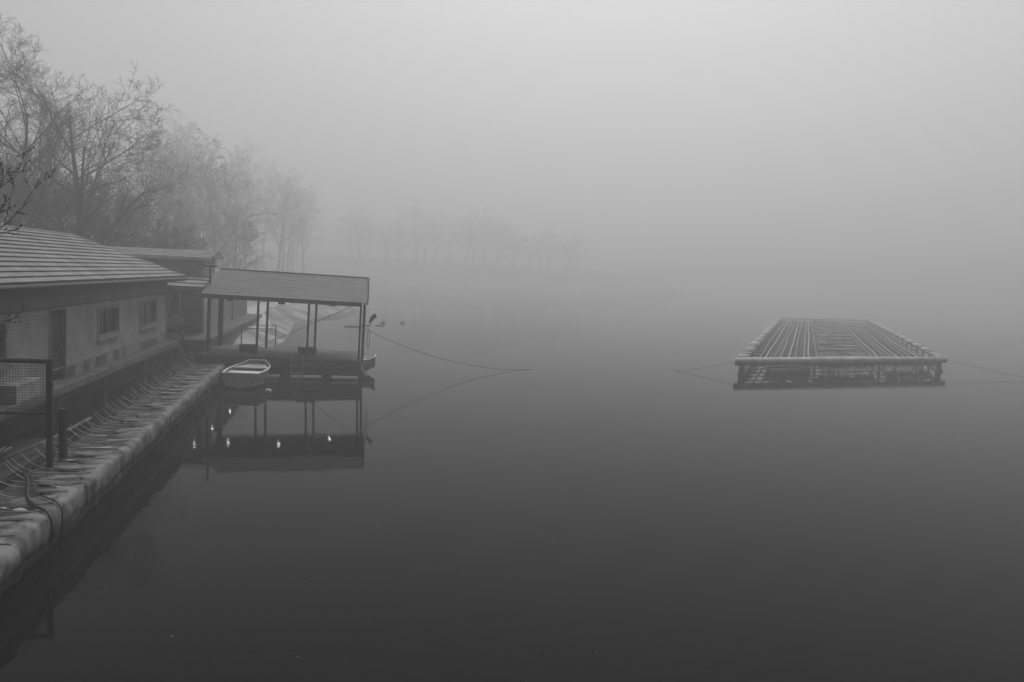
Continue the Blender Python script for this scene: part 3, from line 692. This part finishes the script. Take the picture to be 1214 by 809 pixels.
# cross beams under the rods
for k in range(30):
    y = .6+k*1.95; b = MBR(); b.box(.2, y, .66, RW-.2, y+.12, .78); b.build('cross_beam', M_piped, raft)
b = MBR(); b.tube([(1.4, .35, .55), (4.3, .35, .62)], .1, 8); b.tube([(4.4, .3, .74), (8.4, .3, .77)], .05, 8); b.tube([(4.4, .3, .58), (8.4, .3, .6)], .045, 8); b.tube([(8.6, .3, .62), (12.6, .3, .66)], .07, 8); b.build('lower_rail', M_piped, raft)
b = MBR(); b.tube([(4.4, .2, .80), (8.4, .2, .83)], .025, 6); b.tube([(9.0, .25, .7), (12.5, .25, .72)], .02, 6); b.build('pale_rail', M_pipel, raft)
for k in range(26):
    x = random.choice([random.uniform(1.5, 4.1), random.uniform(4.6, 8.3), random.uniform(4.6, 8.3), random.uniform(8.8, 12.6)])
    yy = random.uniform(.35, 2.0); b = MBR(); w_ = random.uniform(.02, .07)
    b.tube([(x, yy, .62), (x+random.uniform(-.03, .03), yy, .3), (x+random.uniform(-.05, .05), yy, -.1)], [w_, w_*.8, w_*.5], 5); b.build('hanging_net', M_net, raft)
# ragged dark sheets, added to darken the near bays and hide reflected rods
for x0_, x1_, y in ((4.7, 8.3, .8), (9.3, 12.2, 2.5), (1.6, 4.2, 4)):
    b = MBR(); n_ = 40
    for i in range(n_+1):
        x = x0_+(x1_-x0_)*i/n_; b.v += [(x, y+.1*math.sin(i*.9), .95), (x, y+.1*math.sin(i*.9+.4), random.uniform(.25, .62))]
    for i in range(n_): a = i*2; b.f.append((a, a+1, a+3, a+2)); b.m.append(0)
    o_ = b.build('added_dark_curtain', M_net, raft); mm = o_.modifiers.new('t', 'SOLIDIFY'); mm.thickness = .02
# net bundles in the near bays
for x, y in ((2.3, .8), (3.6, .9), (5.3, 1.0), (6.4, .8), (9.6, .9), (10.6, .8), (11.5, .9)):
    b = MBR(); nn = 8
    b.tube([(x-.5+i*.14+random.uniform(-.02, .02), y+random.uniform(-.05, .05), .92+random.uniform(-.03, .05)) for i in range(nn)], [.03]+[random.uniform(.07, .14) for _ in range(nn-2)]+[.03], 7)
    b.build('net_bundle', M_piped if x < 5 else M_net, raft, smooth=True)
def rw(x, y, z): return RO + Vector((x*SX*E1.x+y*SY*E2.x, x*SX*E1.y+y*SY*E2.y, z*SZ))
# mooring lines
def line(a, b_, drop, r, label, m_=None):
    q = MB(); q.tube(sag(a, b_, drop, 18), r, 5, False); tag(q.build('mooring_line', m_ or M_rope, None), label, 'rope')
line(rw(-.2, 0, 1.1), (8.95, 43.2, 0), .06, .011, 'short mooring line dropping into the water from the raft corner nearest the pavilion')
line(rw(RW+.25, 0, 1.25), (33.5, 44.5, -.05), .2, .012, 'long mooring line running away from the raft corner farthest from the shore')
line(pw(3.36, .28, 2.25), (1.2, 41.0, 0), .55, .011, 'sagging mooring line running from the pavilion corner out into the open lake')
line(pw(3.1, 3.7, 3.3), (-13.6, 41.5, .35), .05, .014, 'taut line slanting from the pavilion roof down to the frosty bank')

# bank railing, logs and stones
rg = thing('bank_railing', 'low thin metal railing at the end of the terrace near the bank', 'railing', (-14.9, 43.6, .45), R(4))
for z in (.8, .98):
    b = MB(); b.tube([(0, 0, z), (1.9, 0, z)], .02, 6); b.build('rail', M_black, rg)
for x in (0.03, 1.87):
    b = MB(); b.tube([(x, 0, -.6), (x, 0, 1.0)], .035, 6); b.build('post', M_black, rg)
def log(loc, rz, L_, r, label):
    q = MB(); q.tube([(-L_/2, 0, .02), (-L_*.2, .04, .05), (L_*.25, -.03, .04), (L_/2, 0, .03)], [r*.7, r, r*.9, r*.4], 8); q.tube([(L_*.1, 0, .05), (L_*.2, .15, .3)], r*.3, 5)
    o_ = q.build('floating_log', M_bark, None, loc, smooth=True); o_.rotation_euler = (0, 0, rz); tag(o_, label, 'log', 'logs floating beyond the pavilion')
log((-13.0, 65, 0), R(8), 1.6, .06, 'longest dark log floating beyond the pavilion end posts')
log((-11.3, 67.5, 0), R(-14), .8, .05, 'short dark log floating just beyond the longest log')
log((-11.6, 71, 0), R(20), .4, .08, 'small dark stump afloat beside the floodlight in the picture')
log((-10.0, 72, 0), R(0), .4, .1, 'smallest dark speck of wood afloat farthest from the pavilion')

# ------------------------------------------------------------ trees
def grow(seed, H_, trunk_r, spread, levels=5, lean=(0, 0), nl=(9, 6, 5, 4), trunk_len=None, twig=.010, up=.25, forks=1, first=.3, sharp=.55):
    rnd = random.Random(seed); T = MB(); K = MB()
    def limb(p, d, L_, r, lv, r_end):
        nseg = max(3, int(5-lv*.5)) if lv > 0 else 8
        pts_ = [p.copy()]; dd = d.normalized(); sgl = L_/nseg
        bend = Vector((rnd.gauss(0, 1), rnd.gauss(0, 1), rnd.gauss(0, .5)))*.06*lv**.5 if lv else Vector((0, 0, 0))
        for i in range(nseg):
            dd = (dd + bend + Vector((rnd.gauss(0, .10), rnd.gauss(0, .10), rnd.gauss(0, .08)+up*(.3 if lv < 4 else .1)))*(.55 if lv else .35)).normalized()
            pts_.append(pts_[-1]+dd*sgl)
        rad = [r+(r_end-r)*(i/nseg)**.8 for i in range(nseg+1)]
        (T if lv <= 1 else K).tube(pts_, rad, 8 if lv == 0 else (6 if lv == 1 else (4 if lv == 2 else 3)), False)
        if lv >= levels-1: return
        nch = nl[min(lv, len(nl)-1)]
        for k in range(nch):
            t = first+(1-first)*(k+rnd.random()*.8)/nch if lv == 0 else .2+.8*(k+rnd.random())/nch
            t = min(t, .99); i = min(int(t*nseg), nseg-1); q = pts_[i].lerp(pts_[i+1], t*nseg-i)
            ax = (pts_[i+1]-pts_[i]).normalized(); az = rnd.random()*6.283 if lv != 0 else k*2.4+rnd.random()
            o1 = ax.orthogonal().normalized(); o2 = ax.cross(o1); side = o1*math.cos(az)+o2*math.sin(az)
            ang = rnd.uniform(.45, .95) if lv else rnd.uniform(.5, 1.0)*spread
            cd = ax*math.cos(ang)+side*math.sin(ang)
            cl = L_*(sharp+rnd.uniform(-.12, .12))*(1.0-.45*t if lv == 0 else 1-.35*t)
            cr2 = max(twig, rad[i]*rnd.uniform(.45, .62))
            limb(q, cd, cl, cr2, lv+1, max(twig*.8, cr2*.3))
    d0 = Vector((lean[0], lean[1], 1))
    limb(Vector((0, 0, -.3)), d0, trunk_len or H_*.82, trunk_r, 0, trunk_r*.15)
    return T, K
TREE = {}
def tree_meshes(key, **kw):
    T, K = grow(**kw)
    TREE[key] = (T, K); return T, K
def make_tree(T, K, loc, rz, label, group, name='bare_tree', scale=1, cat='tree'):
    t_ = thing(name, label, cat, loc, rz, group); t_.scale = (scale,)*3
    T.build('trunk', M_bark, t_, smooth=True); K.build('crown', M_twig, t_); return t_
GRP = 'bare trees on the misty bank'
def gz(x, y): return ground_z(x, y)-.1
T, K = tree_meshes('a', seed=3, H_=17, trunk_r=.42, spread=.9, levels=6, nl=(13, 8, 5, 4, 3), twig=.008, up=.4, first=.2, sharp=.6)
ta = make_tree(T, K, (-25.4, 40, gz(-25.4, 40)), 0, 'tallest bare tree above the house roof at the picture edge', GRP, scale=.77)
T, K = tree_meshes('b', seed=11, H_=15, trunk_r=.38, spread=1.1, levels=6, nl=(12, 8, 5, 4, 3), twig=.008, up=.3, first=.16, sharp=.62)
tb_ = make_tree(T, K, (-22.6, 42, gz(-22.6, 42)), 1.0, 'wide bare tree with long side limbs above the hipped roof', GRP, scale=.9)
T, K = tree_meshes('c', seed=23, H_=12, trunk_r=.2, spread=.7, levels=5, nl=(9, 6, 5, 4), twig=.014, up=.35, first=.25)
tc_ = make_tree(T, K, (-31.2, 67, gz(-31.2, 67)), 0, 'lone slender bare tree with upswept limbs above the flat roofed house', GRP, scale=1.08)
T, K = tree_meshes('d', seed=31, H_=13, trunk_r=.2, spread=.75, levels=5, nl=(12, 6, 5, 4), twig=.016, up=.3, first=.12)
td_ = make_tree(T, K, (-36, 60, gz(-36, 60)), 0, 'dense bare tree behind the two tallest trees', GRP)
# understorey thicket of many stemmed shrubs
T, K = tree_meshes('s', seed=41, H_=6, trunk_r=.06, spread=1.1, levels=5, nl=(12, 7, 5, 4), twig=.011, up=.25, first=.03, sharp=.6)
sh0 = make_tree(T, K, (-22.5, 43.5, gz(-22.5, 43.5)), 0, 'bushy bare shrub nearest the back of the hipped house', 'shrubs behind the houses', 'bare_shrub', 1, 'shrub')
spots = [(-25, 44, 1.2), (-28, 43, 1.25), (-31, 44.5, 1.3), (-34, 46, 1.3), (-24.5, 48, 1.25), (-30, 49, 1.4), (-33, 51, 1.3), (-26, 53, 1.3), (-22, 50, 1.0), (-29, 56, 1.3), (-25, 58, 1.1), (-34, 57, 1.4), (-27, 64, 1.0), (-31, 72, 1.3), (-35, 68, 1.3), (-34, 84, 1.5), (-31, 88, 1.3), (-37, 78, 1.6), (-40, 96, 1.7), (-38, 108, 1.7), (-44, 118, 1.6)]
for i, (x, y, s_) in enumerate(spots):
    side = 'close behind the houses' if y < 50 else ('between the tall trees and the bank' if y < 62 else 'far along the misty bank')
    dup(sh0, (x, y, gz(x, y)), i*1.7, 'bare twiggy shrub in the thicket ' + side, (s_, s_, s_*random.uniform(.9, 1.15)))
sr = [ (td_, [(-39, 88, 1.15), (-36, 96, 1.2), (-42, 106, 1.35), (-45, 100, 1.3), (-52, 128, 1.6), (-49, 140, 1.5), (-70, 160, 2.1), (-58, 165, 1.8), (-66, 195, 2.2), (-57, 200, 1.9), (-78, 185, 2.3), (-62, 222, 2.1)], ''),
       (tc_, [(-50, 118, 1.6), (-54, 150, 1.8), (-63, 178, 2.0), (-47, 158, 1.6), (-54, 186, 1.9), (-56, 212, 2.0), (-68, 214, 2.3)], '')]
for src, lst, lab in sr:
    for i, (x, y, s_) in enumerate(lst): dup(src, (x, y, gz(x, y)), i*2.1+.5, 'misty bare tree', (s_,)*3)
# far shore trees
far = []
rnd = random.Random(5)
for k in range(22):
    t_ = k/21; x = -66+t_*92; y = 292+t_*14+rnd.uniform(0, 34)
    far.append((x+rnd.uniform(-2, 2), y, rnd.uniform(1.5, 2.1)*(1.1 if .25 < t_ < .7 else .8)))
for i, (x, y, s_) in enumerate(far):
    o = dup((td_, tc_, td_)[i % 3], (x, y, gz(x, y)), i*1.3, 'faint bare tree', (s_*1.3, s_*1.3, s_*.85))
    o['group'] = 'faint trees on the far shore'
# near overhanging tree at the left edge
T, K = MB(), MB(); rn = random.Random(17)
nt_ = thing('overhanging_tree', 'dark near tree whose budding twigs reach in over the house roof', 'tree', (-11.75, 10.2, -.35), 0)
T.tube([(0, 0, -.6), (.1, 0, 1.5), (.3, .05, 3.2), (.5, .1, 4.6), (.7, .1, 6.2)], [.17, .15, .12, .08, .03], 10, False)
def twig_(p, d, L_, r, lv):
    nseg = 6; pts_ = [p.copy()]; dd = d.normalized()
    for i in range(nseg):
        dd = (dd+Vector((rn.gauss(0, .13), rn.gauss(0, .12), rn.gauss(0, .12)+.07))).normalized(); pts_.append(pts_[-1]+dd*L_/nseg)
    K.tube(pts_, [r*(1-.7*i/nseg) for i in range(nseg+1)], 5 if lv < 2 else 4, False)
    if lv >= 3:
        for q in pts_[2:]:
            if rn.random() < .75: K.tube([q, q+Vector((rn.gauss(0, .02), rn.gauss(0, .02), .03))], [.012, .004], 4, False)
        return
    for k in range((7, 5, 4)[lv]):
        t = .3+.7*(k+rn.random()*.7)/7 if lv == 0 else .25+.75*rn.random(); i = min(int(t*nseg), nseg-1); q = pts_[i].lerp(pts_[i+1], t*nseg-i)
        ax = (pts_[i+1]-pts_[i]).normalized(); s2 = ax.orthogonal().normalized(); s2.rotate(Matrix.Rotation(rn.random()*6.28, 3, ax)) if False else None
        o1 = ax.orthogonal().normalized(); o2 = ax.cross(o1); az = rn.random()*6.28
        twig_(q, ax+(o1*math.cos(az)+o2*math.sin(az))*rn.uniform(.45, .9), L_*rn.uniform(.3, .5), r*.5, lv+1)
twig_(Vector((.3, .05, 3.2)), Vector((1, .15, .25)), 3.4, .035, 0)
twig_(Vector((.25, .05, 2.9)), Vector((1, .25, .12)), 3.3, .03, 0)
twig_(Vector((.4, .1, 3.9)), Vector((1, .1, .35)), 3.1, .03, 0)
twig_(Vector((.5, .1, 4.5)), Vector((.8, .2, .5)), 2.9, .03, 0)
twig_(Vector((.45, .1, 4.5)), Vector((1, .1, .12)), 3.9, .03, 0)
twig_(Vector((.5, .1, 4.9)), Vector((1, .0, .05)), 3.7, .028, 0)
twig_(Vector((.45, .1, 4.3)), Vector((1, .2, .0)), 3.9, .028, 0)
twig_(Vector((.35, .1, 3.7)), Vector((1, .3, .05)), 3.8, .03, 0)
twig_(Vector((.45, .1, 4.2)), Vector((1, -.1, .15)), 2.9, .028, 0)
T.build('trunk', M_bark, nt_, smooth=True); K.build('crown', M_hull, nt_)

lv_ = MB(); rl_ = random.Random(9)
for k in range(420):
    x = rl_.uniform(-14, 6); y = rl_.uniform(9, 44)
    if x < -6.3-(y-10.5)*.222+.4: continue
    if rl_.random() > math.exp(-max(0, x+9-(y-20)*-.1)/7): continue
    r_ = rl_.uniform(.012, .035); a_ = rl_.random()*6.28; c_ = Vector((x, y, .006))
    d1 = Vector((math.cos(a_), math.sin(a_), 0))*r_; d2 = Vector((-math.sin(a_), math.cos(a_), 0))*r_*.55
    lv_.quad(c_-d1, c_-d2+Vector((0, 0, .004)), c_+d1, c_+d2+Vector((0, 0, .006)))
o_ = lv_.build('floating_leaves', mat('dead_leaf', .12, .04, 9)); o_['kind'] = 'stuff'

# ------------------------------------------------------------ fog
hz = MB(); hz.box(-596, -62, -2.4, 596, 596, 40)
mh = bpy.data.materials.new('fog'); mh.use_nodes = True; n = mh.node_tree; n.nodes.clear()
vo = n.nodes.new("ShaderNodeVolumePrincipled"); ou = n.nodes.new("ShaderNodeOutputMaterial"); n.links.new(vo.outputs[0], ou.inputs['Volume'])
vo.inputs['Color'].default_value = (FOG_COL,)*3+(1,); vo.inputs['Density'].default_value = FOG; vo.inputs['Anisotropy'].default_value = FOG_G
ho = hz.build('haze', mh); ho['kind'] = 'stuff'

# ------------------------------------------------------------ labels that single each tree out
def px_of(o):
    l = cam.matrix_world.inverted() @ o.location
    return l.x/-l.z
ORD = ['leftmost'] + [w_+' from the left' for w_ in 'second third fourth fifth sixth seventh eighth ninth tenth eleventh twelfth thirteenth fourteenth fifteenth sixteenth seventeenth eighteenth nineteenth'.split()]
ORD += ['twentieth from the left'] + ['twenty-'+w_+' from the left' for w_ in 'first second third fourth fifth sixth seventh eighth ninth'.split()] + ['thirtieth from the left'] + ['thirty-'+w_+' from the left' for w_ in 'first second third fourth fifth sixth'.split()]
def number(objs, text):
    for i, o in enumerate(sorted(objs, key=px_of)): o['label'] = text % ORD[i]
tops = [o for o in C.objects if o.parent is None]
number([o for o in tops if o.get('group') == 'faint trees on the far shore'], 'faint far-shore tree dissolving in fog, %s of its row')
number([o for o in tops if o.get('group') == 'shrubs behind the houses'], 'bare twiggy shrub in the thicket behind the houses, %s')
number([o for o in tops if o.get('group') == GRP and o not in (ta, tb_, tc_, td_)], 'misty bare tree beyond the roofs, %s of its row')
sc_p = [o for o in tops if o.get('group') == 'scrap pipes lying by the mesh gate']
number(sc_p, 'scrap pipe between pontoon and terrace by the mesh gate, %s')
